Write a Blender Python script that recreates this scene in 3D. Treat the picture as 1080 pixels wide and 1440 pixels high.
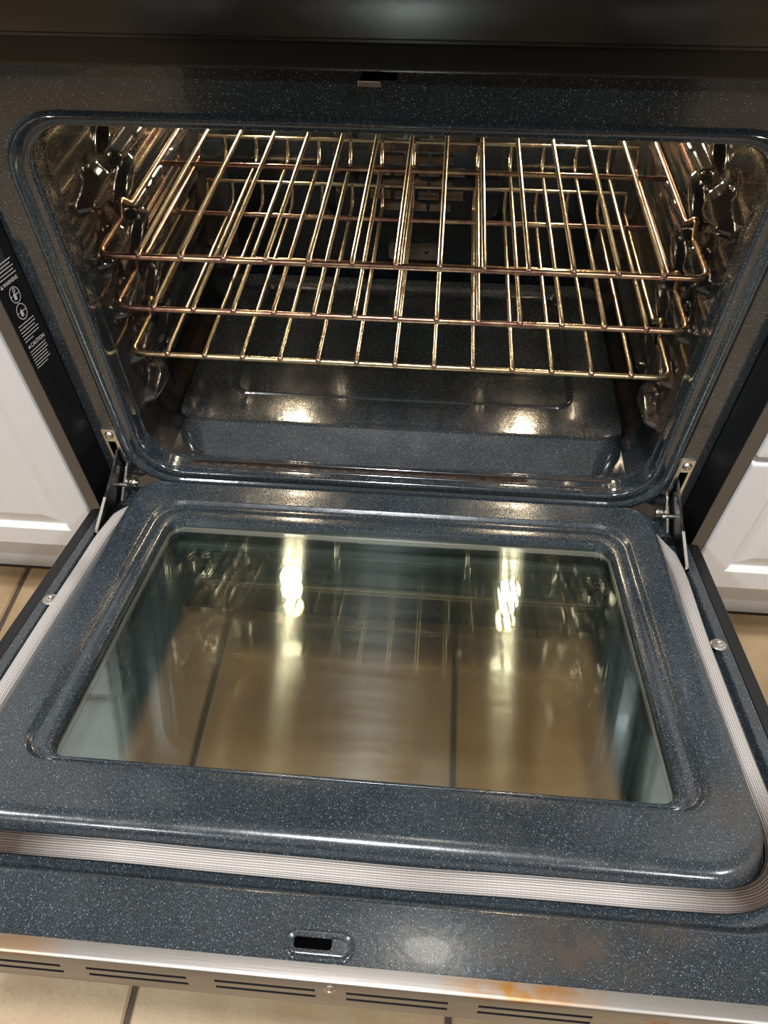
import bpy, math, random
from mathutils import Matrix, Vector

# ------------------------------------------------------------------ clear
for o in list(bpy.data.objects): bpy.data.objects.remove(o, do_unlink=True)
scene = bpy.context.scene
COL = scene.collection
random.seed(7)
PI = math.pi

# ------------------------------------------------------------------ camera
# metres; x right, y into the oven, z up; z = 0 is the door hinge line, y = 0 the oven's front frame
cam = bpy.data.cameras.new('camera'); camo = bpy.data.objects.new('camera', cam); COL.objects.link(camo)
cam.sensor_fit = 'HORIZONTAL'; cam.sensor_width = 36.0; cam.lens = 1000.1 * 36.0 / 1080.0
cam.clip_start = 0.02
_right = Vector((0.9967, 0.0814, -0.0059)); _up = Vector((-0.0587, 0.7653, 0.6410)); _fw = Vector((-0.0567, 0.6385, -0.7675))
M = Matrix((( _right.x, _up.x, -_fw.x, 0.04136), (_right.y, _up.y, -_fw.y, -0.56917), (_right.z, _up.z, -_fw.z, 0.65216), (0, 0, 0, 1)))
camo.matrix_world = M
scene.camera = camo

# ------------------------------------------------------------------ world, lights, exposure
world = bpy.data.worlds.new('world'); scene.world = world; world.use_nodes = True
wn = world.node_tree.nodes; wn['Background'].inputs[0].default_value = (0.5, 0.5, 0.5, 1); wn['Background'].inputs[1].default_value = 0.3
scene.view_settings.view_transform = 'Standard'; scene.view_settings.look = 'None'
scene.cycles.sample_clamp_indirect = 3.0; scene.cycles.caustics_reflective = False; scene.cycles.transparent_max_bounces = 40
scene.view_settings.exposure = 0.0; scene.view_settings.gamma = 1.0; scene.view_settings.use_curve_mapping = False

def area(name, loc, size, power, color, rot=(0, 0, 0), shape='DISK'):
    l = bpy.data.lights.new(name, 'AREA'); l.shape = shape; l.size = size; l.energy = power; l.color = color
    o = bpy.data.objects.new(name, l); COL.objects.link(o); o.location = loc; o.rotation_euler = rot
    return o
FLOOR_Z = -0.27
CEIL_Z = FLOOR_Z + 2.44
CEILING_LAMPS = [(-1.45, -0.75), (1.45, -0.75), (-1.2, -2.3), (1.2, -2.3), (-0.12, -0.55)]  # last lamp is added to light the floor through the door glass
for i, (x, y) in enumerate(CEILING_LAMPS):
    area('ceiling_lamp_light_offscreen', (x, y, CEIL_Z - 0.035), 0.16, 40 if abs(x) < .5 else 20, (0.985, 0.985, 1.0))
area('hood_lamp_light_offscreen', (0.11, 0.37, 1.30), 0.11, 0.85, (1.0, 0.93, 0.83))

# ------------------------------------------------------------------ materials
def N(nt, typ, **kw):
    n = nt.nodes.new(typ)
    for k, v in kw.items(): setattr(n, k, v)
    return n
def mat(name):
    m = bpy.data.materials.new(name); m.use_nodes = True
    nt = m.node_tree; return m, nt, nt.nodes['Principled BSDF']
def setp(b, **kw):
    for k, v in kw.items():
        k = {'base': 'Base Color', 'rough': 'Roughness', 'metal': 'Metallic', 'spec': 'Specular IOR Level', 'coat': 'Coat Weight', 'coatr': 'Coat Roughness', 'emit': 'Emission Color', 'emits': 'Emission Strength'}[k]
        if isinstance(v, tuple) and len(v) == 3: v = v + (1,)
        b.inputs[k].default_value = v
def simple(name, base, rough=.5, metal=0., **kw):
    m, nt, b = mat(name); setp(b, base=base, rough=rough, metal=metal, **kw); return m
def mixc(nt, fac, a, b):
    n = N(nt, 'ShaderNodeMix', data_type='RGBA')
    for s, v in ((n.inputs[0], fac), (n.inputs[6], a), (n.inputs[7], b)):
        if hasattr(v, 'links') or hasattr(v, 'is_linked'): nt.links.new(v, s)
        elif isinstance(v, tuple): s.default_value = v + (1,) if len(v) == 3 else v
        else: s.default_value = v
    return n.outputs[2]
def math_(nt, op, a, b=None, c=None):
    n = N(nt, 'ShaderNodeMath', operation=op)
    for s, v in zip(n.inputs, (a, b, c)):
        if v is None: continue
        if hasattr(v, 'is_linked'): nt.links.new(v, s)
        else: s.default_value = v
    return n.outputs[0]
def coords(nt, which='Object'):
    return N(nt, 'ShaderNodeTexCoord').outputs[which]
def noise(nt, vec, scale, detail=3., rough=.55):
    n = N(nt, 'ShaderNodeTexNoise'); n.inputs['Scale'].default_value = scale; n.inputs['Detail'].default_value = detail; n.inputs['Roughness'].default_value = rough
    nt.links.new(vec, n.inputs['Vector']); return n.outputs['Fac']
def ramp(nt, fac, stops):
    n = N(nt, 'ShaderNodeValToRGB'); r = n.color_ramp
    while len(r.elements) < len(stops): r.elements.new(0.5)
    for e, (p, col) in zip(r.elements, stops):
        e.position = p; e.color = col + (1,) if len(col) == 3 else col
    nt.links.new(fac, n.inputs[0]); return n.outputs[0]
def mrange(nt, v, a, b, c=0., d=1.):
    n = N(nt, 'ShaderNodeMapRange'); nt.links.new(v, n.inputs[0])
    for i, x in zip((1, 2, 3, 4), (a, b, c, d)): n.inputs[i].default_value = x
    return n.outputs[0]
def bump(nt, b, h, strength=.2, dist=.001):
    n = N(nt, 'ShaderNodeBump'); n.inputs['Strength'].default_value = strength; n.inputs['Distance'].default_value = dist
    nt.links.new(h, n.inputs['Height']); nt.links.new(n.outputs[0], b.inputs['Normal'])
def spot(nt, vec, centre, radii):
    """soft ellipsoidal mask round a point of the thing itself, for heat stains"""
    s = N(nt, 'ShaderNodeVectorMath', operation='SUBTRACT'); nt.links.new(vec, s.inputs[0]); s.inputs[1].default_value = centre
    d = N(nt, 'ShaderNodeVectorMath', operation='DIVIDE'); nt.links.new(s.outputs[0], d.inputs[0]); d.inputs[1].default_value = radii
    l = N(nt, 'ShaderNodeVectorMath', operation='LENGTH'); nt.links.new(d.outputs[0], l.inputs[0])
    return mrange(nt, l.outputs['Value'], 1.0, 0.25)

def enamel(name, base=(0.0140, 0.0195, 0.0235), speck=(.30, .36, .42), coat=.5, spec=.9, rough=.19, dens=.75, stains=(), stain_col=(.060, .046, .034), scale=820., brown=0., bmp=.05):
    m, nt, b = mat(name); vec = coords(nt)
    def specks(sc, rad, dn, pw):
        v = N(nt, 'ShaderNodeTexVoronoi'); v.inputs['Scale'].default_value = sc; nt.links.new(vec, v.inputs['Vector'])
        sep = N(nt, 'ShaderNodeSeparateColor'); nt.links.new(v.outputs['Color'], sep.inputs[0])
        dot = mrange(nt, v.outputs['Distance'], rad, rad * .6)
        keep = math_(nt, 'GREATER_THAN', sep.outputs[0], 1 - dn)
        return math_(nt, 'MULTIPLY', math_(nt, 'MULTIPLY', dot, keep), math_(nt, 'POWER', sep.outputs[1], pw))
    amt = math_(nt, 'MAXIMUM', specks(scale, .36, dens * .6, 2.4), math_(nt, 'MULTIPLY', specks(scale * 2., .45, dens, 1.2), .45))
    col = mixc(nt, mrange(nt, noise(nt, vec, 9.), .35, .7), base, tuple(x * 1.5 for x in base))
    if brown: col = mixc(nt, mrange(nt, noise(nt, vec, 7., 4.), .42, .68, 0, brown), col, (.085, .050, .028))
    col = mixc(nt, amt, col, speck)
    if stains:
        nz = mrange(nt, noise(nt, vec, 45., 4.), .3, .65)
        tot = None
        for c_, r_, s_ in stains:
            k = math_(nt, 'MULTIPLY', spot(nt, vec, c_, r_), s_)
            tot = k if tot is None else math_(nt, 'MAXIMUM', tot, k)
        col = mixc(nt, math_(nt, 'MULTIPLY', tot, nz), col, stain_col)
    nt.links.new(col, b.inputs['Base Color'])
    rr_ = mrange(nt, noise(nt, vec, 30., 4.), .3, .75, rough * .8, rough * 1.35); nt.links.new(rr_, b.inputs['Roughness'])
    setp(b, spec=spec, coat=coat, coatr=.04)
    if bmp: bump(nt, b, noise(nt, vec, 160., 2.), bmp, .002)
    return m

MAT = {}
MAT['liner'] = enamel('door_enamel', coat=.12, rough=.22, stains=(((.300, -.408, .005), (.055, .055, .05), .8), ((.150, -.495, 0), (.075, .030, .05), .9), ((.220, -.480, 0), (.035, .016, .05), .7)))
MAT['frame'] = enamel('frame_enamel', rough=.13, dens=.4)
MAT['cavity'] = enamel('cavity_enamel', rough=.12, dens=.015, brown=.6, bmp=0)
MAT['pan'] = enamel('cavity_floor_enamel', rough=.15, dens=.7, brown=.12)
MAT['back'] = enamel('cavity_back_enamel', rough=.14, dens=.05)

def grime_mat():
    m, nt, b = mat('baked_grime'); vec = coords(nt)
    col = ramp(nt, noise(nt, vec, 90., 5., .7), [(.3, (.004, .003, .003)), (.55, (.020, .011, .007)), (.72, (.09, .05, .03)), (.85, (.30, .27, .24))])
    nt.links.new(col, b.inputs['Base Color']); setp(b, rough=.32)
    bump(nt, b, noise(nt, vec, 260., 4.), .8, .003); return m
MAT['grime'] = grime_mat()

def rack_mat(name, gold, copper, dark, bias):
    m, nt, b = mat(name); vec = coords(nt)
    f = noise(nt, vec, 26., 5., .65)
    col = ramp(nt, f, [(.30 + bias, gold), (.46 + bias, gold), (.58 + bias, copper), (.74 + bias, dark)])
    fl = mrange(nt, noise(nt, vec, 420., 2.), .62, .72)
    col = mixc(nt, math_(nt, 'MULTIPLY', fl, .75), col, (.05, .03, .02))
    nt.links.new(col, b.inputs['Base Color']); setp(b, metal=1., rough=.26)
    bump(nt, b, noise(nt, vec, 700., 2.), .12, .0005); return m
MAT['rod'] = rack_mat('rack_gold_steel', (.80, .70, .52), (.64, .45, .32), (.36, .21, .16), .06)
MAT['wire'] = rack_mat('rack_copper_steel', (.76, .56, .34), (.52, .30, .22), (.26, .15, .14), -.06)
MAT['wire_gold'] = rack_mat('rack_front_gold_steel', (.80, .64, .38), (.60, .42, .24), (.34, .22, .16), .04)
MAT['weld'] = rack_mat('rack_weld_steel', (.62, .45, .32), (.45, .28, .22), (.3, .2, .2), 0.)

MAT['chrome'] = simple('bright_hinge_steel', (.75, .72, .66), .22, 1.)
MAT['darksteel'] = simple('dark_hinge_steel', (.055, .055, .058), .34, 1.)
MAT['screw'] = simple('screw_steel', (.66, .62, .56), .3, 1.)
MAT['black'] = simple('black_satin_paint', (.006, .006, .007), .32)
MAT['blackgloss'] = simple('black_gloss_panel', (.009, .0085, .0085), .2, 0., spec=.38)
MAT['ink'] = simple('white_label_print', (.62, .62, .60), .6)
MAT['brownstrip'] = simple('grey_side_metal', (.16, .155, .15), .38, .8)
MAT['tan'] = simple('tan_bracket_plate', (.30, .24, .18), .4, .3)
MAT['galv'] = simple('galvanised_door_channel', (.62, .62, .56), .4, .5)
MAT['teal'] = simple('dark_teal_channel', (.010, .030, .032), .25, .2)

def stainless():
    m, nt, b = mat('stained_stainless'); vec = coords(nt)
    mp = N(nt, 'ShaderNodeMapping'); mp.inputs['Scale'].default_value = (3., 260., 260.); nt.links.new(vec, mp.inputs[0])
    g = noise(nt, mp.outputs[0], 6., 3.)
    col = mixc(nt, g, (.33, .31, .285), (.43, .405, .375))
    k1 = math_(nt, 'MULTIPLY', spot(nt, vec, (.122, -.5225, .0), (.060, .012, .007)), mrange(nt, noise(nt, vec, 60.), .3, .55))
    k2 = math_(nt, 'MULTIPLY', spot(nt, vec, (.205, -.529, -.016), (.055, .02, .014)), mrange(nt, noise(nt, vec, 150.), .48, .6))
    k3 = math_(nt, 'MULTIPLY', spot(nt, vec, (-.205, -.5225, .0), (.040, .012, .008)), .6)
    k = math_(nt, 'MAXIMUM', math_(nt, 'MAXIMUM', k1, k2), k3)
    col = mixc(nt, k, col, (.42, .20, .045))
    nt.links.new(col, b.inputs['Base Color']); setp(b, metal=.85, rough=.34)
    bump(nt, b, g, .05, .001); return m
MAT['stainless'] = stainless()

def gasket_mat():
    m, nt, b = mat('woven_gasket_fibre'); vec = coords(nt)
    uv = N(nt, 'ShaderNodeUVMap').outputs[0]
    w = N(nt, 'ShaderNodeTexWave', bands_direction='Y'); w.inputs['Scale'].default_value = 3.0; nt.links.new(uv, w.inputs[0])
    w2 = N(nt, 'ShaderNodeTexWave', bands_direction='X'); w2.inputs['Scale'].default_value = 95.; nt.links.new(uv, w2.inputs[0])
    weave = math_(nt, 'MULTIPLY', w.outputs['Fac'], mrange(nt, w2.outputs['Fac'], 0, 1, .75, 1.))
    col = mixc(nt, weave, (.27, .24, .22), (.64, .605, .57))
    nz = mrange(nt, noise(nt, vec, 22., 3.), .3, .7, .85, 1.1)
    burn = None
    for c_, r_, s_ in (((.305, -.44, 0), (.115, .09, .1), 1.1), ((-.275, -.458, 0), (.115, .05, .1), 1.2), ((.06, -.46, 0), (.05, .02, .1), .22), ((-.3195, -.17, 0), (.02, .03, .1), .22), ((.311, -.12, 0), (.02, .06, .1), .25)):
        k = math_(nt, 'MULTIPLY', spot(nt, vec, c_, r_), s_); burn = k if burn is None else math_(nt, 'MAXIMUM', burn, k)
    dk = mixc(nt, weave, (.012, .008, .006), (.11, .072, .054))
    col = mixc(nt, math_(nt, 'MULTIPLY', burn, nz), col, dk)
    nt.links.new(col, b.inputs['Base Color']); setp(b, rough=.75)
    bump(nt, b, weave, .6, .0012); return m
MAT['gasket'] = gasket_mat()

def pane_mat(name, gloss, tint, f0, f1, rough2=.17, mix2=.5, frit=None, aniso=.75):
    """coated oven glass: clear body, coloured coating that mirrors more at a low angle, wiping haze; optional black printed border"""
    m = bpy.data.materials.new(name); m.use_nodes = True; nt = m.node_tree; nt.nodes.clear()
    out = N(nt, 'ShaderNodeOutputMaterial')
    lw = N(nt, 'ShaderNodeLayerWeight'); lw.inputs[0].default_value = .5
    fac = mrange(nt, math_(nt, 'POWER', lw.outputs['Facing'], 2.2), 0, 1, f0, f1)
    vec = coords(nt)
    tr = N(nt, 'ShaderNodeBsdfTransparent'); tr.inputs[0].default_value = tint + (1,)
    g1 = N(nt, 'ShaderNodeBsdfGlossy'); g1.inputs['Color'].default_value = gloss + (1,); g1.inputs['Roughness'].default_value = .012
    g2 = N(nt, 'ShaderNodeBsdfGlossy'); g2.inputs['Color'].default_value = gloss + (1,); g2.inputs['Roughness'].default_value = rough2; g2.inputs['Anisotropy'].default_value = aniso
    tg = N(nt, 'ShaderNodeCombineXYZ'); tg.inputs[0].default_value = 1.; nt.links.new(tg.outputs[0], g2.inputs['Tangent'])
    mp = N(nt, 'ShaderNodeMapping'); mp.inputs['Scale'].default_value = (1.2, 16., 1.); mp.inputs['Rotation'].default_value = (0, 0, .10); nt.links.new(vec, mp.inputs[0])
    sm = mrange(nt, noise(nt, mp.outputs[0], 5., 4., .7), .35, .75, mix2 * .4, mix2 * 1.6)
    mg = N(nt, 'ShaderNodeMixShader'); nt.links.new(sm, mg.inputs[0]); nt.links.new(g1.outputs[0], mg.inputs[1]); nt.links.new(g2.outputs[0], mg.inputs[2])
    base = tr.outputs[0]
    if frit:
        x0, x1, y0, y1, band = frit
        sp = N(nt, 'ShaderNodeSeparateXYZ'); nt.links.new(vec, sp.inputs[0]); X, Y = sp.outputs[0], sp.outputs[1]
        dx = math_(nt, 'SUBTRACT', math_(nt, 'ABSOLUTE', math_(nt, 'SUBTRACT', X, (x0 + x1) / 2)), (x1 - x0) / 2)
        dy = math_(nt, 'SUBTRACT', math_(nt, 'ABSOLUTE', math_(nt, 'SUBTRACT', Y, (y0 + y1) / 2)), (y1 - y0) / 2)
        dd = math_(nt, 'MAXIMUM', dx, dy)
        g = mrange(nt, dd, -band, 0., 0., 1.)
        P = .0021
        rot = math_(nt, 'ADD', X, Y); rot2 = math_(nt, 'SUBTRACT', X, Y)
        fx = math_(nt, 'ABSOLUTE', math_(nt, 'SUBTRACT', math_(nt, 'FRACT', math_(nt, 'DIVIDE', rot, P)), .5))
        fy = math_(nt, 'ABSOLUTE', math_(nt, 'SUBTRACT', math_(nt, 'FRACT', math_(nt, 'DIVIDE', rot2, P)), .5))
        rad = math_(nt, 'SQRT', math_(nt, 'ADD', math_(nt, 'MULTIPLY', fx, fx), math_(nt, 'MULTIPLY', fy, fy)))
        printed = math_(nt, 'LESS_THAN', rad, math_(nt, 'MULTIPLY', g, .74))
        blk = N(nt, 'ShaderNodeBsdfDiffuse'); blk.inputs[0].default_value = (.010, .024, .028, 1)
        mf = N(nt, 'ShaderNodeMixShader'); nt.links.new(printed, mf.inputs[0]); nt.links.new(tr.outputs[0], mf.inputs[1]); nt.links.new(blk.outputs[0], mf.inputs[2])
        base = mf.outputs[0]
    mx = N(nt, 'ShaderNodeMixShader'); nt.links.new(fac, mx.inputs[0]); nt.links.new(base, mx.inputs[1]); nt.links.new(mg.outputs[0], mx.inputs[2])
    nt.links.new(mx.outputs[0], out.inputs[0]); return m
MAT['pane'] = pane_mat('inner_oven_glass', (.80, .95, .92), (.975, .96, .93), .16, .64, mix2=.38)
MAT['pane_mid'] = pane_mat('middle_oven_glass', (.60, .90, 1.0), (.985, .97, .945), .06, .45, mix2=.3)
MAT['pane_out'] = pane_mat('printed_outer_glass', (.80, .95, .95), (.985, .97, .945), .04, .42, frit=(-.221, .232, -.43, -.105, .022))

def emis(name, col, s):
    m, nt, b = mat(name); setp(b, base=col, emit=col, emits=s); return m
MAT['bulb'] = emis('lit_oven_bulb', (1.0, .79, .52), 185.)
MAT['diffuser'] = emis('lit_ceiling_diffuser', (1.0, .94, .86), 6.)

def tile_mat():
    m, nt, b = mat('beige_stone_tile'); vec = coords(nt)
    oi = N(nt, 'ShaderNodeObjectInfo')
    off = N(nt, 'ShaderNodeVectorMath', operation='ADD'); nt.links.new(vec, off.inputs[0])
    cx = N(nt, 'ShaderNodeCombineXYZ'); r100 = math_(nt, 'MULTIPLY', oi.outputs['Random'], 60.); nt.links.new(r100, cx.inputs[0]); nt.links.new(r100, cx.inputs[2]); nt.links.new(cx.outputs[0], off.inputs[1])
    v = off.outputs[0]
    c1 = ramp(nt, noise(nt, v, 6., 6., .6), [(.28, (.23, .135, .055)), (.48, (.37, .240, .115)), (.70, (.50, .37, .215))])
    c1 = mixc(nt, math_(nt, 'MULTIPLY', oi.outputs['Random'], .4), c1, (.46, .385, .27))
    sp = mrange(nt, noise(nt, v, 240., 2.), .55, .75); c1 = mixc(nt, math_(nt, 'MULTIPLY', sp, .35), c1, (.30, .185, .085))
    nt.links.new(c1, b.inputs['Base Color']); setp(b, rough=.42)
    bump(nt, b, noise(nt, v, 35., 5.), .25, .004); return m
MAT['tile'] = tile_mat()
MAT['grout'] = simple('dark_grout', (.085, .062, .047), .9)
def white_mat():
    m, nt, b = mat('white_cabinet_paint'); vec = coords(nt)
    nt.links.new(mixc(nt, noise(nt, vec, 5.), (.77, .76, .745), (.82, .81, .795)), b.inputs['Base Color']); setp(b, rough=.38)
    bump(nt, b, noise(nt, vec, 220., 2.), .04, .001); return m
MAT['white'] = white_mat()
def wall_mat(name, c):
    m, nt, b = mat(name); vec = coords(nt)
    nt.links.new(mixc(nt, noise(nt, vec, 3.), c, tuple(min(1, x * 1.08) for x in c)), b.inputs['Base Color']); setp(b, rough=.8)
    bump(nt, b, noise(nt, vec, 90., 3.), .1, .002); return m
MAT['wall'] = wall_mat('painted_wall', (.36, .345, .32))
MAT['dark_block'] = simple('added_block_dark', (.022, .016, .012), .45)  # for the added block that darkens the frame's reflection
MAT['ceil'] = wall_mat('painted_ceiling', (.72, .71, .68))
MAT['counter'] = simple('dark_stone_counter', (.06, .055, .05), .2)

# ------------------------------------------------------------------ mesh helpers
class MB:
    """collects vertices and faces for one mesh"""
    def __init__(s): s.v = []; s.f = []
    def add(s, vs, fs):
        b = len(s.v); s.v += [tuple(p) for p in vs]; s.f += [tuple(i + b for i in f) for f in fs]; return s
    def box(s, x0, x1, y0, y1, z0, z1):
        return s.add([(x0, y0, z0), (x1, y0, z0), (x1, y1, z0), (x0, y1, z0), (x0, y0, z1), (x1, y0, z1), (x1, y1, z1), (x0, y1, z1)],
                     [(0, 3, 2, 1), (4, 5, 6, 7), (0, 1, 5, 4), (1, 2, 6, 5), (2, 3, 7, 6), (3, 0, 4, 7)])
    def bbox(s, x0, x1, y0, y1, z0, z1, b):
        """box with bevelled edges"""
        vs = []
        for zz, i in ((z0, b), (z0 + b, 0), (z1 - b, 0), (z1, b)):
            vs += rrect(x0 + i, x1 - i, y0 + i, y1 - i, max(b - i, 1e-5), 2, z=zz)
        n = len(vs) // 4
        return s.add(vs, bridge(n, 4) + [tuple(reversed(range(n))), tuple(range(3 * n, 4 * n))])
    def loops(s, loops, close=True, cap0=False, cap1=False, flip=False):
        n = len(loops[0]); vs = [p for L in loops for p in L]
        fs = bridge(n, len(loops), close)
        if cap0: fs.append(tuple(reversed(range(n))))
        if cap1: fs.append(tuple(range((len(loops) - 1) * n, len(loops) * n)))
        if flip: fs = [tuple(reversed(f)) for f in fs]
        return s.add(vs, fs)
    def tube(s, pts, r, seg=8, caps=True, flat=1.):
        """round wire along a polyline"""
        pts = [Vector(p) for p in pts]; rs = r if isinstance(r, (list, tuple)) else [r] * len(pts)
        ref = None; L = []
        for i, p in enumerate(pts):
            t = (pts[min(i + 1, len(pts) - 1)] - pts[max(i - 1, 0)]).normalized()
            if ref is None: ref = Vector((0, 0, 1)) if abs(t.z) < .9 else Vector((1, 0, 0))
            a = t.cross(ref).normalized(); b_ = a.cross(t).normalized(); ref = b_
            L.append([p + a * (math.cos(2 * PI * k / seg) * rs[i]) + b_ * (math.sin(2 * PI * k / seg) * rs[i] * flat) for k in range(seg)])
        return s.loops(L, True, caps, caps, flip=True)
    def lathe(s, prof, centre, axis='Z', seg=20):
        """profile of (radius, height) spun about an axis through centre"""
        L = []
        for r, h in prof:
            ring = []
            for k in range(seg):
                a = 2 * PI * k / seg; u, w = r * math.cos(a), r * math.sin(a)
                p = {'Z': (u, w, h), 'Y': (u, h, -w), 'X': (h, u, w)}[axis]
                ring.append((centre[0] + p[0], centre[1] + p[1], centre[2] + p[2]))
            L.append(ring)
        return s.loops(L, True, True, True)
    def prism(s, poly, axis, a0, a1):
        """polygon extruded along an axis; poly in the other two coordinates"""
        def mk(p, a): return {'X': (a, p[0], p[1]), 'Y': (p[0], a, p[1]), 'Z': (p[0], p[1], a)}[axis]
        return s.loops([[mk(p, a0) for p in poly], [mk(p, a1) for p in poly]], True, True, True)

def bridge(n, m, close=True):
    fs = []
    for j in range(m - 1):
        for i in range(n if close else n - 1):
            k = (i + 1) % n
            fs.append((j * n + i, j * n + k, (j + 1) * n + k, (j + 1) * n + i))
    return fs
def rrect(x0, x1, y0, y1, r, n=6, z=0., r2=None, plane='XY'):
    """rounded rectangle as a counter-clockwise loop; r2 = radius of the two far corners"""
    r2 = r if r2 is None else r2
    pts = []
    for cx, cy, a0, rr_ in ((x1 - r, y0 + r, -PI / 2, r), (x1 - r2, y1 - r2, 0, r2), (x0 + r2, y1 - r2, PI / 2, r2), (x0 + r, y0 + r, PI, r)):
        for k in range(n + 1):
            a = a0 + k * PI / 2 / n
            pts.append((cx + rr_ * math.cos(a), cy + rr_ * math.sin(a)))
    if plane == 'XY': return [(p[0], p[1], z) for p in pts]
    return [(p[0], z, p[1]) for p in pts]          # plane XZ at y = z
def obj(name, mb, material, parent=None, smooth=40, loc=None, **props):
    me = bpy.data.meshes.new(name); me.from_pydata(mb.v, [], mb.f); me.update()
    import bmesh
    bm = bmesh.new(); bm.from_mesh(me); bmesh.ops.recalc_face_normals(bm, faces=bm.faces); bm.to_mesh(me); bm.free()
    if smooth:
        me.polygons.foreach_set('use_smooth', [True] * len(me.polygons)); me.set_sharp_from_angle(angle=math.radians(smooth))
    me.materials.append(MAT[material] if isinstance(material, str) else material)
    o = bpy.data.objects.new(name, me); COL.objects.link(o)
    if parent: o.parent = parent
    if loc: o.location = loc
    if 0 < smooth <= 50:
        w = o.modifiers.new('weighted_normal', 'WEIGHTED_NORMAL'); w.keep_sharp = True; w.weight = 100
    for k, v in props.items(): o[k] = v
    return o
def cut_box(o, lo, hi):
    """cut a rectangular opening through the faces of a mesh that lie inside a box"""
    import bmesh
    bm = bmesh.new(); bm.from_mesh(o.data); ax = [i for i in range(3) if lo[i] is not None]
    def near():
        r = []
        for f in bm.faces:
            if all(min(v.co[i] for v in f.verts) < hi[i] and max(v.co[i] for v in f.verts) > lo[i] for i in ax): r.append(f)
        return r
    for i in ax:
        for val in (lo[i], hi[i]):
            fs = near()
            if not any(min(v.co[i] for v in f.verts) < val - 1e-6 and max(v.co[i] for v in f.verts) > val + 1e-6 for f in fs): continue
            no = [0, 0, 0]; no[i] = 1; co = [0, 0, 0]; co[i] = val
            g = set(fs)
            for f in fs: g.update(f.edges); g.update(f.verts)
            bmesh.ops.bisect_plane(bm, geom=list(g), dist=1e-7, plane_co=co, plane_no=no)
    dead = [f for f in bm.faces if all(lo[i] - 1e-6 < f.calc_center_median()[i] < hi[i] + 1e-6 for i in ax)]
    bmesh.ops.delete(bm, geom=dead, context='FACES'); bm.to_mesh(o.data); bm.free(); o.data.update()
def thing(name, label, cat, loc=(0, 0, 0), group=None):
    o = bpy.data.objects.new(name, None); COL.objects.link(o); o.location = loc; o.empty_display_size = .05
    o['label'] = label; o['category'] = cat
    if group: o['group'] = group
    return o
def again(src, parent=None, loc=None):
    c = src.copy(); COL.objects.link(c); c.parent = parent if parent else src.parent
    if loc: c.location = loc
    return c
def arc_path(pts, r, n=6):
    """polyline with its inner corners rounded"""
    P = [Vector(p) for p in pts]; out = [P[0]]
    for a, b, c in zip(P, P[1:], P[2:]):
        u = (a - b); w = (c - b); rr_ = min(r, u.length * .49, w.length * .49); u.normalize(); w.normalize()
        p0, p1 = b + u * rr_, b + w * rr_
        for k in range(n + 1):
            t = k / n; out.append((1 - t) ** 2 * p0 + 2 * t * (1 - t) * b + t * t * p1)
    out.append(P[-1]); return out

# ------------------------------------------------------------------ the room
GX0, PX = -0.2419, 0.340
GY0, PY = -0.455, 0.500
fl = obj('floor', MB().box(-2.2, 2.2, -3.1, .66, FLOOR_Z - .05, FLOOR_Z - .004), 'grout', smooth=0, kind='structure')
tile0 = None; g = .0035
for i in range(-6, 8):
    for j in range(-5, 2):
        x0, x1 = GX0 + i * PX, GX0 + (i + 1) * PX; y0, y1 = GY0 + j * PY, GY0 + (j + 1) * PY
        if x1 > 2.2 or x0 < -2.2 or y0 < -3.1 or y1 > .66: continue
        if tile0 is None:
            tile0 = obj('tile', MB().bbox(-PX / 2 + g, PX / 2 - g, -PY / 2 + g, PY / 2 - g, -.008, 0, .0025), 'tile', fl); t = tile0
        else: t = again(tile0, fl)
        t.location = ((x0 + x1) / 2, (y0 + y1) / 2, FLOOR_Z)
obj('ceiling', MB().box(-2.2, 2.2, -3.1, .66, CEIL_Z, CEIL_Z + .05), 'ceil', smooth=0, kind='structure')
obj('wall_back', MB().box(-2.2, 2.2, .66, .76, FLOOR_Z, CEIL_Z), 'wall', smooth=0, kind='structure')
obj('wall_left', MB().box(-2.3, -2.2, -3.1, .76, FLOOR_Z, CEIL_Z), 'wall', smooth=0, kind='structure')
obj('wall_right', MB().box(2.2, 2.3, -3.1, .76, FLOOR_Z, CEIL_Z), 'wall', smooth=0, kind='structure')
obj('wall_front', MB().box(-2.3, 2.3, -3.2, -3.1, FLOOR_Z, CEIL_Z), 'wall', smooth=0, kind='structure')
for i, (x, y) in enumerate(CEILING_LAMPS):
    t = thing('ceiling_lamp_offscreen', 'round recessed ceiling lamp with a lit white diffuser', 'lamp', (x, y, CEIL_Z), 'recessed ceiling lamps')
    if i == 0:
        A = obj('trim_ring', MB().lathe([(.085, 0), (.105, 0), (.105, -.006), (.095, -.012), (.085, -.012)], (0, 0, 0), 'Z', 24), 'white', t)
        B = obj('diffuser_offscreen', MB().lathe([(.001, -.002), (.084, -.002), (.084, -.008), (.001, -.012)], (0, 0, 0), 'Z', 24), 'diffuser', t)
    else: again(A, t); again(B, t)

# ------------------------------------------------------------------ the range
rng = thing('oven_range', 'dark blue enamel oven range with its oven door pulled down open', 'oven', (0, 0, FLOOR_Z))
class _P: pass
def part(name, mb, material, parent=None, **kw):
    """a part of the range built in world metres"""
    o = obj(name, mb, material, None, **kw)
    p = parent or rng
    o.parent = p; o.matrix_parent_inverse = Matrix.Translation((0, 0, -FLOOR_Z))
    return o
def sub(name, mb, material, parent, **kw):
    o = obj(name, mb, material, None, **kw); o.parent = parent; return o

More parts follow.
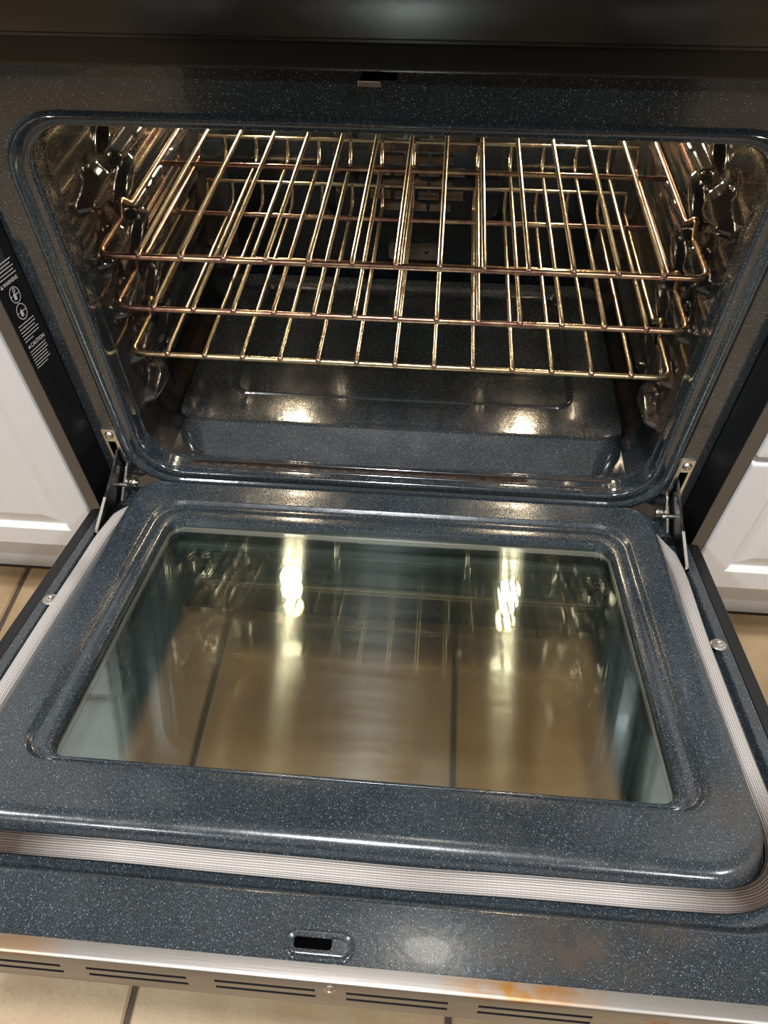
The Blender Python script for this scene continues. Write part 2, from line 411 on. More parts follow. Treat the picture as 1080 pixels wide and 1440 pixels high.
# front frame with the raised bead and the rolled lip round the opening
def FL(o, y, n=10):
    return rrect(-.2965 - o, .2965 + o, .0225 - o, .419 + .5 * o, .045 + .7 * o, n, z=y, r2=.040 + .7 * o, plane='XZ')
outer = lambda y: rrect(-.3465, .3465, -.030, .4655, .004, 10, z=y, plane='XZ')
fr = [outer(.02), outer(.001), rrect(-.3455, .3455, -.029, .4645, .004, 10, z=0., plane='XZ')]
fr += [FL(o, y) for o, y in ((.0235, 0.), (.0225, -.0012), (.0205, -.0042), (.0175, -.0056), (.0145, -.0044), (.0120, -.0014), (.0108, -.0004), (.0100, -.0006), (.0060, -.0014), (.0022, -.0012), (.0006, .0004), (0, .0030), (.0005, .012), (.0030, .025), (.0020, .0268), (.0016, .0290), (.0030, .0308), (.0085, .0315))]
frame = part('front_frame', MB().loops(fr), 'frame', smooth=50)

# cavity side walls: pressed rack guides as real relief
LEV = [.3365, .2768, .2171, .1577, .0980]
def bumpf(t, a, b, s):
    """smooth 0..1 plateau between a and b with soft edges s"""
    def sm(u): u = max(0., min(1., u)); return u * u * (3 - 2 * u)
    return sm((t - a) / s + .5) * sm((b - t) / s + .5)
def sm01(u):
    u = max(0., min(1., u)); return u * u * (3 - 2 * u)
def wall_h(y, z):
    h = 0.
    for L in LEV:
        if abs(z - L) > .05: continue
        # long ledge the rack slides on
        h = max(h, .0100 * bumpf(y, .160, .412, .020) * bumpf(z, L - .0230, L - .0085, .010))
        # wedge-shaped front rest, pointed towards the front
        w = max(.002, .0165 * min(1., (y - .050) / .055))
        e = abs(z - (L - .0205)) / w
        h = max(h, .0130 * sm01((1.25 - e) / .75) * bumpf(y, .062, .128, .014))
        # stop above the rail, leaning up and back
        u = (y - .172) * .90 + (z - L - .018) * .43; v = -(y - .172) * .43 + (z - L - .018) * .90
        e2 = math.sqrt((u / .036) ** 2 + (v / .0105) ** 2)
        h = max(h, .0105 * sm01((1.3 - e2) / .7))
        # pocket in front of it
        e3 = math.sqrt(((y - .098) / .012) ** 2 + ((z - L - .006) / .010) ** 2)
        h -= .0040 * sm01((1.4 - e3) / 1.0)
        # long low crease along the wall
        h += .0016 * bumpf(y, .19, .40, .02) * bumpf(z, L + .004, L + .010, .005)
        for yy in (.215, .265, .315, .365):
            h += .0014 * bumpf(y, yy, yy + .022, .006) * bumpf(z, L - .020, L - .010, .006)
    if y > .40: h += (y - .40) ** 2 / .04 * .9          # rounds into the back
    if z < .03: h += max(0., .03 - z) ** 2 / .06 * 1.1
    return h
NY, NZ = 150, 150
for sgn, nm in ((-1, 'cavity_wall'), (1, 'cavity_wall')):
    vs = []
    for j in range(NZ + 1):
        z = -.006 + (.44 + .006) * j / NZ
        for i in range(NY + 1):
            y = .0312 + (.440 - .0312) * i / NY
            vs.append((sgn * (.3055 - wall_h(y, z)), y, z))
    fs = [(j * (NY + 1) + i, j * (NY + 1) + i + 1, (j + 1) * (NY + 1) + i + 1, (j + 1) * (NY + 1) + i) for j in range(NZ) for i in range(NY)]
    part(nm, MB().add(vs, fs), 'cavity', smooth=80)
part('cavity_ceiling', MB().box(-.315, .315, .0315, .455, .437, .445), 'cavity', smooth=0)
part('cavity_trough', MB().box(-.315, .315, .010, .455, -.012, -.0005), 'cavity', smooth=0)
# back wall with a shallow raised fan cover
cov = [rrect(-.125 + i, .133 - i, .120 + i, .385 - i, max(.03 - i, .004), 6, z=y, plane='XZ') for i, y in ((-.006, .4395), (0, .436), (.004, .428), (.010, .424), (.014, .4235))]
part('cavity_back', MB().box(-.315, .315, .4395, .455, -.006, .445), 'back', smooth=0)
fan = part('fan_cover', MB().loops(cov, True, False, True), 'back', smooth=50)
# louvres pressed out of the fan cover, in staggered rows
l0 = None
for r_ in range(7):
    z = .150 + r_ * .0165
    n_ = 4 if r_ % 2 else 3
    for k in range(n_):
        x = .004 + (k - (n_ - 1) / 2) * .034
        if l0 is None:
            l0 = sub('louver', MB().add([(-.0145, 0, .005), (.0145, 0, .005), (.0145, -.007, -.003), (-.0145, -.007, -.003), (-.0145, .0, .0065), (.0145, .0, .0065), (.0145, -.0085, -.003), (-.0145, -.0085, -.003)], [(0, 1, 2, 3), (4, 7, 6, 5), (0, 4, 5, 1), (1, 5, 6, 2), (2, 6, 7, 3), (3, 7, 4, 0)]), simple('louver_steel', (.55, .46, .38), .22, 1.), fan, smooth=0)
            o = l0
        else: o = again(l0, fan)
        o.location = (x, .423, z)
br = part('sensor_bracket', MB().loops([rrect(-.037, .040, .058, .084, .005, 4, z=y, plane='XZ') for y in (.4395, .4355)], True, True, True), 'tan', smooth=30)
part('screw', MB().lathe([(.0035, 0), (.0035, -.002), (.002, -.003), (.0004, -.003)], (.021, .4355, .072), 'Y', 10), 'darksteel')
part('screw', MB().lathe([(.006, 0), (.006, -.001), (.004, -.003), (.002, -.0022), (.0004, -.0022)], (.196, .4395, .230), 'Y', 14), 'darksteel')

# cavity floor: raised pan with a sloping front apron and an embossed rectangle
def PL(x, y0, y1, r, z, rb=.02): return rrect(-x, x, y0, y1, r, 10, z=z, r2=rb)
pan = [PL(.2885, .0475, .428, .058, -.001), PL(.2880, .0485, .4275, .058, .001), PL(.2835, .0835, .424, .030, .0292), PL(.2825, .0870, .423, .028, .0302), PL(.2800, .0900, .421, .027, .0303)]
pan += [PL(x, y0, y1, r, z) for x, y0, y1, r, z in ((.2270, .1380, .4060, .024, .0303), (.2255, .1395, .4050, .023, .0320), (.2235, .1412, .4035, .022, .0325), (.2210, .1435, .4010, .021, .0296), (.2185, .1455, .3990, .020, .0262), (.2150, .1490, .3960, .019, .0258))]
part('cavity_floor_pan', MB().loops(pan, True, False, True), 'pan', smooth=22)
# dirt and ridges on the sill between pan and lip
def sill(y): return .0222 - (.0005 * y / .012 if y < .012 else .0005 + (y - .012) / .013 * .0025)
part('sill_ridge', MB().prism([(.0222, .0185), (.0222, .0214), (.0234, .0222), (.0252, .0220), (.0264, .0206), (.0264, .0170)], 'X', -.255, .262), 'cavity', smooth=50)
part('sill_ridge', MB().prism([(.0095, .0200), (.0095, .0228), (.0103, .0234), (.0112, .0234), (.0120, .0228), (.0120, .0200)], 'X', -.250, .256), 'cavity', smooth=50)
gm = MB(); nx = 170
for i in range(nx + 1):
    x = -.248 + .42 * i / nx; thin = min(1., (nx - i) / 60.)
    for j, (y, z) in enumerate(((.0122, .0), (.0145, .0009), (.0170, .0012), (.0200, .0010), (.0222, .0))):
        gm.v.append((x, y, sill(y) + .0002 + z * thin + (random.random() * .0012 * thin if 0 < j < 4 else 0)))
gm.f = [(i * 5 + j, (i + 1) * 5 + j, (i + 1) * 5 + j + 1, i * 5 + j + 1) for i in range(nx) for j in range(4)]
part('baked_grime', gm, 'grime', smooth=80)

# oven lamps on the back wall
for sx in (-1, 1):
    lm = part('oven_lamp', MB().lathe([(.034, 0), (.034, -.004), (.030, -.008), (.022, -.010), (.020, -.006)], (sx * .215, .4395, .350), 'Y', 20), 'chrome')
    sub('bulb', MB().lathe([(.019, -.006), (.021, -.014), (.019, -.022), (.012, -.028), (.0005, -.030)], (sx * .215, .4395, .350), 'Y', 16), 'bulb', lm)

# side panels standing forward of the frame, flared a little outwards, black inside, with the front edge strip
XE, YE, XO = .3563, -.0330, .3710
for sx in (-1, 1):
    pl = [(.3470, .60), (.3470, 0.), (XE, YE), (XO, YE), (XO, .60)]
    def lay(zs): return [[(sx * x, y, z) for x, y in pl] for z in zs]
    up = [(.3470, .60), (.3470, 0.), (.3470 + .0093 * .32, YE * .32), (.3505, YE * .32), (.3505, .60)]
    sp_ = part('side_panel', MB().loops(lay((-.262, .300)) + [[(sx * x, y, z) for x, y in up] for z in (.3001, .47)], True, True, True), 'black', smooth=0)
    part('front_edge_strip', MB().prism([(YE + .0004, -.262), (YE - .0015, -.260), (YE - .0015, .299), (YE + .0004, .300)], 'X', *sorted((sx * (XE + .0004), sx * XO))), 'brownstrip', smooth=0)
    if sx < 0: label_panel = sp_

# printed warning label on the left panel (plane x = -0.347, text runs inwards along y)
ink = MB(); XI = 0.
KX = .0093 / .0330; KL = math.sqrt(1 + KX * KX); KY = .0330 / .0448
def q4(y0, y1, z0, z1): ink.add([(XI, y0, z0), (XI, y1, z0), (XI, y1, z1), (XI, y0, z1)], [(0, 1, 2, 3)])
def textline(y0, y1, z, h=.0011):
    y = y0
    while y < y1 - .001:
        w = random.uniform(.0015, .0045); q4(y, min(y + w, y1), z - h / 2, z + h / 2); y += w + .0006
for k in range(5): textline(-.040 + .001 * (k % 2), -.0075 - random.random() * .006, .3070 - k * .0033 - .001)
for k in range(6): textline(-.040, -.0090 - (k == 5) * .012 - random.random() * .004, .2455 - k * .0034)
for k in range(7): textline(-.040, -.0085 - random.random() * .005 - (k == 6) * .01, .2165 - k * .0032)
def tri(yc, zc, s): ink.add([(XI, yc - s, zc - s * .8), (XI, yc + s, zc - s * .8), (XI, yc, zc + s)], [(0, 1, 2)])
tri(-.0375, .2875, .0022); tri(-.0375, .2222, .0022)
def ring(yc, zc, r0, r1, n=28):
    vs = []; 
    for k in range(n):
        a = 2 * PI * k / n; vs += [(XI, yc + r0 * math.cos(a), zc + r0 * math.sin(a)), (XI, yc + r1 * math.cos(a), zc + r1 * math.sin(a))]
    ink.add(vs, [(2 * k, 2 * k + 1, (2 * k + 3) % (2 * n), (2 * k + 2) % (2 * n)) for k in range(n)])
for yc, zc, two in ((-.0240, .2742, True), (-.0250, .2568, False)):
    ring(yc, zc, .0074, .0083)
    ink.add([(XI, yc - .0030, zc - .0048), (XI, yc + .0014, zc - .0048), (XI, yc + .0014, zc + .0010), (XI, yc - .0030, zc + .0010)], [(0, 1, 2, 3)])
    q4(yc - .0012, yc + .0002, zc + .0010, zc + .0026)
    q4(yc + .0018, yc + .0048, zc - .0006, zc + .0004)
    if two: ring(yc + .0010, zc + .0044, .0012, .0022, 12)
    ink.add([(XI, yc - .0078, zc - .0004), (XI, yc - .0050, zc - .0004), (XI, yc - .0050, zc + .0005), (XI, yc - .0078, zc + .0005)], [(0, 1, 2, 3)])
    ink.add([(XI, yc + .0050, zc - .0004), (XI, yc + .0078, zc - .0004), (XI, yc + .0078, zc + .0005), (XI, yc + .0050, zc + .0005)], [(0, 1, 2, 3)])
ink.v = [(-.3470 + KX * y * KY + .00015, y * KY, z) for x, y, z in ink.v]
lab = sub('label_print', ink, 'ink', label_panel, smooth=0); lab['label'] = 'white warning print on the black panel'
def word(txt, size, yz, parent):
    cu = bpy.data.curves.new('t', 'FONT'); cu.body = txt; cu.size = size; cu.extrude = .00004; cu.offset = size * .015
    to = bpy.data.objects.new('t', cu); COL.objects.link(to)
    me = bpy.data.meshes.new_from_object(to.evaluated_get(bpy.context.evaluated_depsgraph_get()))
    bpy.data.objects.remove(to); me.name = 'label_word'; me.materials.clear(); me.materials.append(MAT['ink'])
    o = bpy.data.objects.new('label_word', me); COL.objects.link(o); o.parent = parent
    o.matrix_local = Matrix(((KX * KY, 0, 1 / KL, -.3470 + KX * yz[0] * KY + .00015), (KY, 0, -KX / KL, yz[0] * KY), (0, 1, 0, yz[1]), (0, 0, 0, 1)))
    return o
word('WARNING', .0052, (-.0345, .2858), label_panel)
word('CAUTION', .0058, (-.0345, .2200), label_panel)

# control panel above the opening, cooktop, lower drawer, body back
part('control_panel', MB().prism([(.004, .4662), (-.0150, .4676), (-.0200, .4690), (-.0210, .4712), (-.0212, .4870), (-.0222, .4888), (-.0310, .4925), (-.0430, .5150), (-.0480, .5400), (-.0480, .6050), (-.0200, .6280), (.004, .6280)], 'X', -.3700, .3700), 'blackgloss', smooth=25)
part('cooktop', MB().bbox(-.3640, .3640, .0045, .62, .6100, .6300, .004), 'blackgloss', smooth=30)
part('storage_drawer', MB().bbox(-.3440, .3440, -.030, .0, -.245, -.050, .006), 'blackgloss', smooth=30)
part('base_panel', MB().box(-.3460, .3460, .0, .60, -.265, -.030), 'black', smooth=0)
part('body_back', MB().box(-.3470, .3470, .47, .60, -.262, .61), 'black', smooth=0)
# door latch hook under the panel
hk = part('latch_hook', MB().add([(-.0205, -.001, .4640), (-.0125, -.001, .4640), (-.0125, -.012, .4640), (-.0070, -.0190, .4632), (-.0070, -.0225, .4628), (-.0227, -.0225, .4628), (-.0205, -.012, .4640)], [(0, 1, 2, 3, 4, 5, 6)]).add([(-.0205, -.001, .4652), (-.0125, -.001, .4652), (-.0125, -.012, .4652), (-.0070, -.0190, .4644), (-.0070, -.0225, .4640), (-.0227, -.0225, .4640), (-.0205, -.012, .4652)], [(6, 5, 4, 3, 2, 1, 0)]), 'darksteel', smooth=0)
sub('hook_lip', MB().bbox(-.0228, -.0068, -.0240, -.0224, .4606, .4642, .0005), 'chrome', hk)
cut_box(frame, (-.0225, -.002, .4570), (.0035, .0025, .4630))
part('latch_opening', MB().loops([rrect(-.0226, .0036, .4569, .4631, .0003, 1, z=y, plane='XZ') for y in (.0, .020)], True, False, True), 'black', smooth=0)

# hinge plates on the frame and the arms that carry the door
T = 0.23587
for sx in (-1, 1):
    xa, xb = sorted((sx * .3190, sx * .3356)); xm = (xa + xb) / 2
    hp_ = part('hinge_plate', MB().loops([rrect(xa, xb, .012, .0885, .0012, 2, z=y, plane='XZ') for y in (0, -.0018)] + [rrect(xa + .0006, xb - .0006, .0126, .0879, .0010, 2, z=-.0022, plane='XZ')], True, False, True), 'chrome', smooth=30)
    for o_ in (hp_, frame): cut_box(o_, (xm - .0045, -.004, .0150), (xm + .0045, .0025, .0700))
    sub('hinge_slot', MB().loops([rrect(xm - .0045, xm + .0045, .0150, .0700, .0003, 1, z=y, plane='XZ') for y in (-.0021, .028)], True, False, True), 'black', hp_, smooth=0)
    sub('screw', MB().lathe([(.0052, -.0022), (.0052, -.0030), (.0040, -.0048), (.0016, -.0052), (.0012, -.0040), (.0003, -.0040)], (xm, 0, .0800), 'Y', 14), 'screw', hp_)
    arm = [(.004, .0560), (-.020, .0475), (-.050, .0385), (-.060, .0370), (-.0985, .0265), (-.1015, .0230), (-.1015, .0205), (-.0930, .0190), (-.052, .0085), (-.034, .0060), (-.010, .0200), (.004, .0330)]
    ar = part('hinge_arm', MB().prism(arm, 'X', sx * .3260 - .0014, sx * .3260 + .0014), 'darksteel', smooth=0)
    ed = [(y, z) for y, z in arm[:6]]
    sub('arm_edge', MB().prism([(-.0600, .0373), (-.0988, .0268), (-.1018, .0232), (-.1012, .0225), (-.0980, .0258), (-.0600, .0362)], 'X', sx * .3260 - .0016, sx * .3260 + .0016), 'chrome', ar, smooth=0)
    xi = sx * .3195
    lk = [(.003, .0300), (-.006, .0330), (-.0130, .0260), (-.0300, .0190), (-.0420, .0110), (-.0440, .0040), (-.0360, .0020), (-.0230, .0090), (-.0100, .0120), (.003, .0160)]
    part('hinge_link', MB().prism(lk, 'X', xi - .0012, xi + .0012), 'chrome', smooth=0)
    part('hinge_roller', MB().lathe([(.0004, -.004), (.0052, -.004), (.0060, -.003), (.0060, .003), (.0052, .004), (.0022, .004), (.0022, .006), (.0004, .006)], (sx * .3135, -.0135, .0125), 'X', 16), 'chrome')
    part('hinge_pin', MB().lathe([(.0004, -.008), (.0030, -.008), (.0030, .006), (.0004, .006)], (sx * .3215, -.0250, .0200), 'X', 12), 'screw')

# ------------------------------------------------------------------ the open door (built flat: x, s towards the viewer is negative, h up; then tilted)
def DL(hw, s0, s1, r, h, rf=None, n=10): return rrect(-hw, hw, s0, s1, r, n, z=h, r2=rf)
dl = [DL(.3380, -.5195, -.0120, .004, -.006), DL(.3380, -.5195, -.0120, .004, -.0012), DL(.3372, -.5187, -.0121, .004, -.0004),
      DL(.3300, -.4830, -.0125, .060, -.0004, .02), DL(.3285, -.4790, -.0126, .060, .0006, .02), DL(.3270, -.4760, -.0127, .060, .0002, .02), DL(.3255, -.4725, -.0128, .060, -.0040, .02), DL(.3245, -.4690, -.0129, .060, -.0062, .02),
      DL(.3045, -.4535, -.0132, .052, -.0062, .02), DL(.3035, -.4515, -.0134, .051, -.0030, .02), DL(.3025, -.4480, -.0136, .050, .0060, .02), DL(.3015, -.4450, -.0140, .049, .0098, .02), DL(.2990, -.4405, -.0150, .047, .0118, .02), DL(.2950, -.4350, -.0165, .044, .0122, .02), DL(.2900, -.4290, -.0185, .042, .0116, .02), DL(.2750, -.4050, -.0300, .036, .0100, .03),
      DL(.2700, -.3970, -.0440, .026, .0096, .036), DL(.2685, -.3962, -.0460, .025, .0090, .035), DL(.2665, -.3950, -.0485, .024, .0062, .034), DL(.2640, -.3940, -.0520, .023, .0048, .032), DL(.2600, -.3932, -.0570, .021, .0050, .029),
      DL(.2580, -.3925, -.0610, .020, .0062, .027), DL(.2560, -.3918, -.0640, .019, .0064, .025), DL(.2510, -.3900, -.0700, .018, .0058, .022), DL(.2495, -.3893, -.0740, .017, .0050, .020), DL(.2482, -.3887, -.0770, .016, .0034, .018), DL(.2478, -.3885, -.0778, .016, -.0010, .017), DL(.2478, -.3885, -.0778, .016, -.0050, .017)]
door = obj('oven_door', MB().loops(dl), 'liner', None, smooth=45)
door.parent = rng; door.location = (0, 0, -FLOOR_Z); door.rotation_euler = (-T, 0, 0)
door['label'] = 'dark blue speckled enamel inner face of the oven door'
def dsub(name, mb, material, **kw): return obj(name, mb, material, door, **kw)
# glass and the channel between the panes
dsub('inner_pane', MB().loops([DL(.2520, -.3930, -.0735, .014, h) for h in (-.0060, -.0028)], True, True, True), 'pane', smooth=0)
dsub('window_rim', MB().loops([DL(.2535, -.3945, -.0720, .014, -.0062), DL(.2475, -.3885, -.0790, .012, -.0064), DL(.2475, -.3885, -.0790, .012, -.0120), DL(.2505, -.3915, -.0765, .012, -.0124)]), 'galv', smooth=25)
dsub('middle_pane', MB().loops([DL(.2520, -.3930, -.0750, .014, h) for h in (-.0215, -.0190)], True, True, True), 'pane_mid', smooth=0)
dsub('window_channel', MB().loops([DL(.2505, -.3915, -.0760, .012, -.0124), DL(.2530, -.3940, -.0740, .012, -.0135), DL(.2540, -.3950, -.0730, .012, -.0415)]), 'teal', smooth=25)
dsub('outer_pane', MB().loops([DL(.3440, -.5150, -.0300, .006, h) for h in (-.0455, -.0420)], True, True, True), 'pane_out', smooth=0)
dsub('door_shell', MB().loops([DL(.3370, -.5190, -.0140, .004, -.0062), DL(.3375, -.5190, -.0300, .004, -.0080), DL(.3392, -.5190, -.0500, .003, -.0050), DL(.3400, -.5190, -.0550, .003, -.0030), DL(.3512, -.5190, -.0580, .003, -.0030), DL(.3520, -.5190, -.0580, .003, -.0040), DL(.3520, -.5190, -.0580, .003, -.0460), DL(.3440, -.5100, -.0640, .003, -.0470), DL(.2900, -.4500, -.0640, .003, -.0470)]), 'black', smooth=25)
# woven gasket rope
gp = arc_path([(-.3010, -.042, 0), (-.3120, -.066, 0), (-.3165, -.110, 0), (-.3168, -.240, 0), (-.3160, -.4575, 0), (-.10, -.4580, 0), (.02, -.4590, 0), (.14, -.4570, 0), (.3135, -.4560, 0), (.3110, -.250, 0), (.3150, -.115, 0), (.3130, -.078, 0), (.3060, -.047, 0)], .062, 12)
fine = []
for a, b in zip(gp, gp[1:]):
    n_ = max(1, int((b - a).length / .004))
    fine += [a.lerp(b, k / n_) for k in range(n_)]
fine.append(gp[-1])
SEG = 40; gv = []; guv = []; run = 0.; NP = len(fine)
for i, p in enumerate(fine):
    t = (fine[min(i + 1, NP - 1)] - fine[max(i - 1, 0)]).normalized(); nrm = Vector((-t.y, t.x, 0))
    if i: run += (p - fine[i - 1]).length
    e = min(i, NP - 1 - i) * .004; k = min(1., .15 + e / .055)
    wob = .0002 * math.sin(i * .21) + .0003 * math.sin(i * .053 + 1)
    for j in range(SEG):
        a = 2 * PI * j / SEG; rib = 1 + .035 * math.cos(a * 13)
        gv.append((p.x + nrm.x * (math.cos(a) * .0078 * k * rib + wob), p.y + nrm.y * (math.cos(a) * .0078 * k * rib + wob), -.0010 + math.sin(a) * .0050 * (.35 + .65 * k) * rib)); guv.append((run, j * 13. / SEG / 3.0 * 3.0))
gf = [(i * SEG + j, i * SEG + (j + 1) % SEG, (i + 1) * SEG + (j + 1) % SEG, (i + 1) * SEG + j) for i in range(NP - 1) for j in range(SEG)]
gm = MB().add(gv, gf)
gk = dsub('gasket', gm, 'gasket', smooth=80); gk['label'] = 'pale woven heat gasket browned at the corners'
uvl = gk.data.uv_layers.new(name='UVMap')
for poly in gk.data.polygons:
    js = [gk.data.loops[li].vertex_index % SEG for li in poly.loop_indices]; wrap = max(js) - min(js) > SEG / 2
    for li in poly.loop_indices:
        vi = gk.data.loops[li].vertex_index; u, _ = guv[vi]; j = vi % SEG
        if wrap and j == 0: j = SEG
        uvl.data[li].uv = (u, j * 13. / SEG / 3.0 * .318 * 2)
# stainless top cap with vent slots
cap = dsub('top_cap', MB().prism([(-.5180, .0008), (-.5262, .0004), (-.5280, -.0006), (-.5286, -.0030), (-.5286, -.0345), (-.5276, -.0360), (-.5190, -.0360), (-.5190, -.0004)], 'X', -.3520, .3520), 'stainless', smooth=40)
cap['label'] = 'brushed stainless door edge with rust stains and vent slots'
s0_ = None
for x0, x1 in ((-.2430, -.1766), (-.1595, -.0934), (-.0751, -.0101), (.0097, .0742), (.0932, .1638)):
    for h in (-.0127, -.0219):
        w = (x1 - x0) / 2
        cut_box(cap, (x0, -.5300, h - .0018), (x1, -.5280, h + .0018))
        dsub('vent_slot', MB().loops([rrect(-w, w, -.0018, .0018, .0002, 1, z=y, plane='XZ') for y in (.0, .0085)], True, False, True), 'black', smooth=0, loc=((x0 + x1) / 2, -.5286, h))
dsub('screw', MB().lathe([(.0040, 0), (.0040, -.0006), (.0028, -.0018), (.0012, -.0018), (.0010, -.0010), (.0003, -.0010)], (-.0005, -.5286, -.0075), 'Y', 16), 'screw')
# side screws
for sx in (-1, 1):
    dsub('screw', MB().lathe([(.0075, -.0006), (.0075, .0006), (.0062, .0014), (.0048, .0014), (.0044, .0024), (.0022, .0030), (.0014, .0020), (.0003, .0020)], (sx * .3274, -.2139, 0), 'Z', 20), 'screw')
    cut_box(door, (sx * .3257 - .0024, -.1075, -.0062), (sx * .3257 + .0024, -.0880, .0030))
    dsub('hinge_arm_slot', MB().loops([rrect(sx * .3257 - .0024, sx * .3257 + .0024, -.1075, -.088, .0002, 1, z=h) for h in (-.0045, -.030)], True, False, True), 'black', smooth=0)
# latch catch: pressed oval with its opening
def OV(i, h): return rrect(-.0330 + i, .0125 - i, -.5165 + i, -.4985 - i, max(.0085 - i, .001), 6, z=h)
dsub('latch_catch', MB().loops([OV(-.0008, -.0006), OV(0, .0006), OV(.0012, .0012), OV(.0024, .0006), OV(.0036, -.0002), OV(.0044, .0002)] + [rrect(-.0270, -.0020, -.5100, -.5015, .0025, 6, z=h) for h in (.0002, -.0035)]), 'liner', smooth=50)
cut_box(door, (-.0275, -.5105, -.0030), (-.0015, -.5010, .0003))
dsub('latch_hole', MB().loops([rrect(-.0272, -.0018, -.5102, -.5013, .0025, 6, z=h) for h in (-.0030, -.030)], True, False, True), 'black', smooth=0)

# ------------------------------------------------------------------ racks
YF, YB, HW, RW = .0513, .4040, .2955, .0031
PITCH = 2 * HW / 14
RACKS = [(.2768, 'wire', 'copper-toned wire oven rack in the uppermost guides', 'uppermost'), (.2171, 'wire', 'copper-toned wire oven rack between two other racks', 'middle'), (.1577, 'wire_gold', 'golden wire oven rack lowest above the oven floor', 'lowest')]
rod0 = weld0 = None
for ri, (z, wm, label, _) in enumerate(RACKS):
    t = thing('oven_rack', label, 'rack', (0, 0, z), 'wire racks in the oven')
    # front wire with the two side rails: corner, stop hump, then straight to the back
    def side(sx): return [(sx * HW, .1180, .0000), (sx * HW, .1225, .0016), (sx * (HW - .0003), .1290, .0135), (sx * (HW - .0006), .1325, .0155), (sx * (HW - .0015), .1365, .0135), (sx * (HW - .0030), .1480, .0035), (sx * (HW - .0035), .1540, .0030), (sx * (HW - .0035), .3900, .0030), (sx * (HW - .0040), .3960, .0060), (sx * (HW - .0050), YB, .0250)]
    front = arc_path([(-HW, .1180, 0), (-HW, YF, 0), (HW, YF, 0), (HW, .1180, 0)], .015, 6)
    path = list(reversed(side(-1)))[:-1] + [tuple(p) for p in front] + side(1)[1:]
    obj('frame_wire', MB().tube(path, RW, 10), wm, t, smooth=60)
    obj('back_wire', MB().tube(arc_path([(-HW + .005, YB, .0250), (-HW + .006, YB + .0005, .0285), (-HW + .012, YB, .0285), (HW - .012, YB, .0285), (HW - .006, YB + .0005, .0285), (HW - .005, YB, .0250)], .004, 3), RW * .92, 8), 'rod', t, smooth=60)
    obj('cross_bar', MB().tube([(-HW + .0035, .2560, -.0012), (HW - .0035, .2560, -.0012)], RW * .95, 8), 'wire', t, smooth=60)
    for k in range(13):
        x = -HW + PITCH * (k + 1)
        if rod0 is None:
            rp = [(0, YF - .0015, .0034), (0, YF + .004, .0044), (0, YF + .010, .0046), (0, .3840, .0046), (0, .3880, .0060), (0, .3945, .0150), (0, .3985, .0185), (0, YB - .0048, .0210), (0, YB - .0046, .0300)]
            rod0 = obj('rod', MB().tube(rp, .0027, 8), 'rod', t, smooth=60); o = rod0
            weld0 = obj('weld', MB().lathe([(.0003, -.0030), (.0024, -.0028), (.0036, -.0010), (.0036, .0008), (.0022, .0028), (.0003, .0032)], (0, YF - .0006, .0018), 'Y', 8), 'weld', t, smooth=60); w = weld0
        else: o = again(rod0, t); w = again(weld0, t)
        o.location = (x, 0, 0); w.location = (x, 0, 0)

# ------------------------------------------------------------------ kitchen cabinets either side
YC = -.0360      # front of the doors
def raised_door(name, x0, x1, z0, z1, parent, panel=True):
    b = MB()
    L = [rrect(x0, x1, z0, z1, .002, 2, z=YC + .019, plane='XZ'), rrect(x0, x1, z0, z1, .002, 2, z=YC + .004, plane='XZ'), rrect(x0 + .0015, x1 - .0015, z0 + .0015, z1 - .0015, .002, 2, z=YC + .0010, plane='XZ'), rrect(x0 + .004, x1 - .004, z0 + .004, z1 - .004, .002, 2, z=YC, plane='XZ')]
    def ins(i, y): return rrect(x0 + i, x1 - i, z0 + i, z1 - i, .002, 2, z=YC + y, plane='XZ')
    if panel: L += [ins(.036, 0), ins(.040, .0030), ins(.043, .0060), ins(.047, .0064), ins(.062, .0022), ins(.066, .0014)]
    else: L += [ins(.020, 0)]
    return obj(name, b.loops(L, True, True, True), 'white', parent, smooth=20)
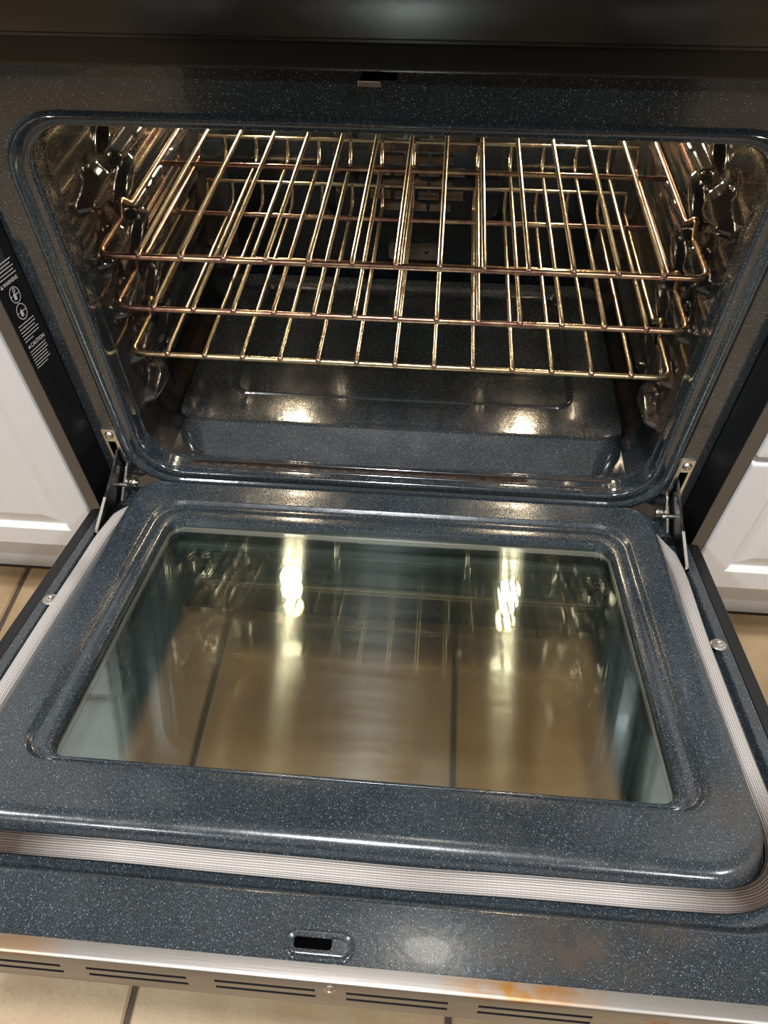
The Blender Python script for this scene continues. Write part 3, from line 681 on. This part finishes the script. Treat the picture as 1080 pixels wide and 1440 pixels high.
for sx in (-1, 1):
    xa, xb = sorted((sx * .3720, sx * 1.18))
    zt = .58
    if sx < 0: t = thing('base_cabinet', 'white base cabinet with tall raised panel door beside the printed oven side', 'cabinet', (0, 0, 0), 'white base cabinets')
    else: t = thing('base_cabinet', 'white base cabinet with deep drawer above its door beside the plain oven side', 'cabinet', (0, 0, 0), 'white base cabinets')
    t.location = ((xa + xb) / 2, .3, FLOOR_Z)
    hold = Matrix.Translation((-(xa + xb) / 2, -.3, -FLOOR_Z))
    kids = [obj('body', MB().box(xa, xb, -.0135, .64, -.1230, zt), 'white', t, smooth=0),
            obj('toe_kick', MB().box(xa, xb, .0500, .64, FLOOR_Z, -.1230), 'white', t, smooth=0),
            obj('base_moulding', MB().prism([(.0500, FLOOR_Z), (.0440, FLOOR_Z), (.0440, FLOOR_Z + .014), (.0470, FLOOR_Z + .020), (.0500, FLOOR_Z + .022)], 'X', xa, xb), 'white', t, smooth=30)]
    xin = sx * .3735; xmid = sx * .770; xout = sx * 1.172
    for u, v in ((xin, xmid - sx * .003), (xmid + sx * .003, xout)):
        u, v = sorted((u, v))
        top = .300 if sx < 0 else .122
        kids.append(raised_door('door', u, v, -.1000, top, t))
        kids.append(raised_door('drawer', u, v, top + .008, zt - .012, t, False))
    for k in kids: k.matrix_parent_inverse = hold
    ct = obj('countertop', MB().bbox(xa - (0 if sx > 0 else .01), xb + (0 if sx < 0 else .01), -.055, .655, zt + .0005, zt + .036, .004), 'counter', smooth=30)
    ct['label'] = 'dark stone countertop on the cabinet %s' % ('beside the printed oven side' if sx < 0 else 'beside the plain oven side'); ct['category'] = 'countertop'

# ------------------------------------------------------------------ added island-shaped block, unseen behind the viewer, to darken what the frame mirrors
dark_blk = thing('added_dark_block', 'unseen island-shaped dark block added to darken the oven frame reflection', 'island', (0, -1.65, FLOOR_Z))
for nm, bx, m_ in (('body', (-.62, .62, -.30, .30, .10, .86), 'dark_block'), ('plinth', (-.58, .58, -.26, .26, 0, .10), 'dark_block'), ('worktop', (-.66, .66, -.34, .34, .86, .90), 'counter')):
    obj(nm, MB().bbox(*bx, .004), m_, dark_blk, smooth=30)
for x0 in (-.60, -.195, .21):
    obj('door', MB().bbox(x0, x0 + .385, .30, .318, .12, .84, .003), 'dark_block', dark_blk, smooth=30)
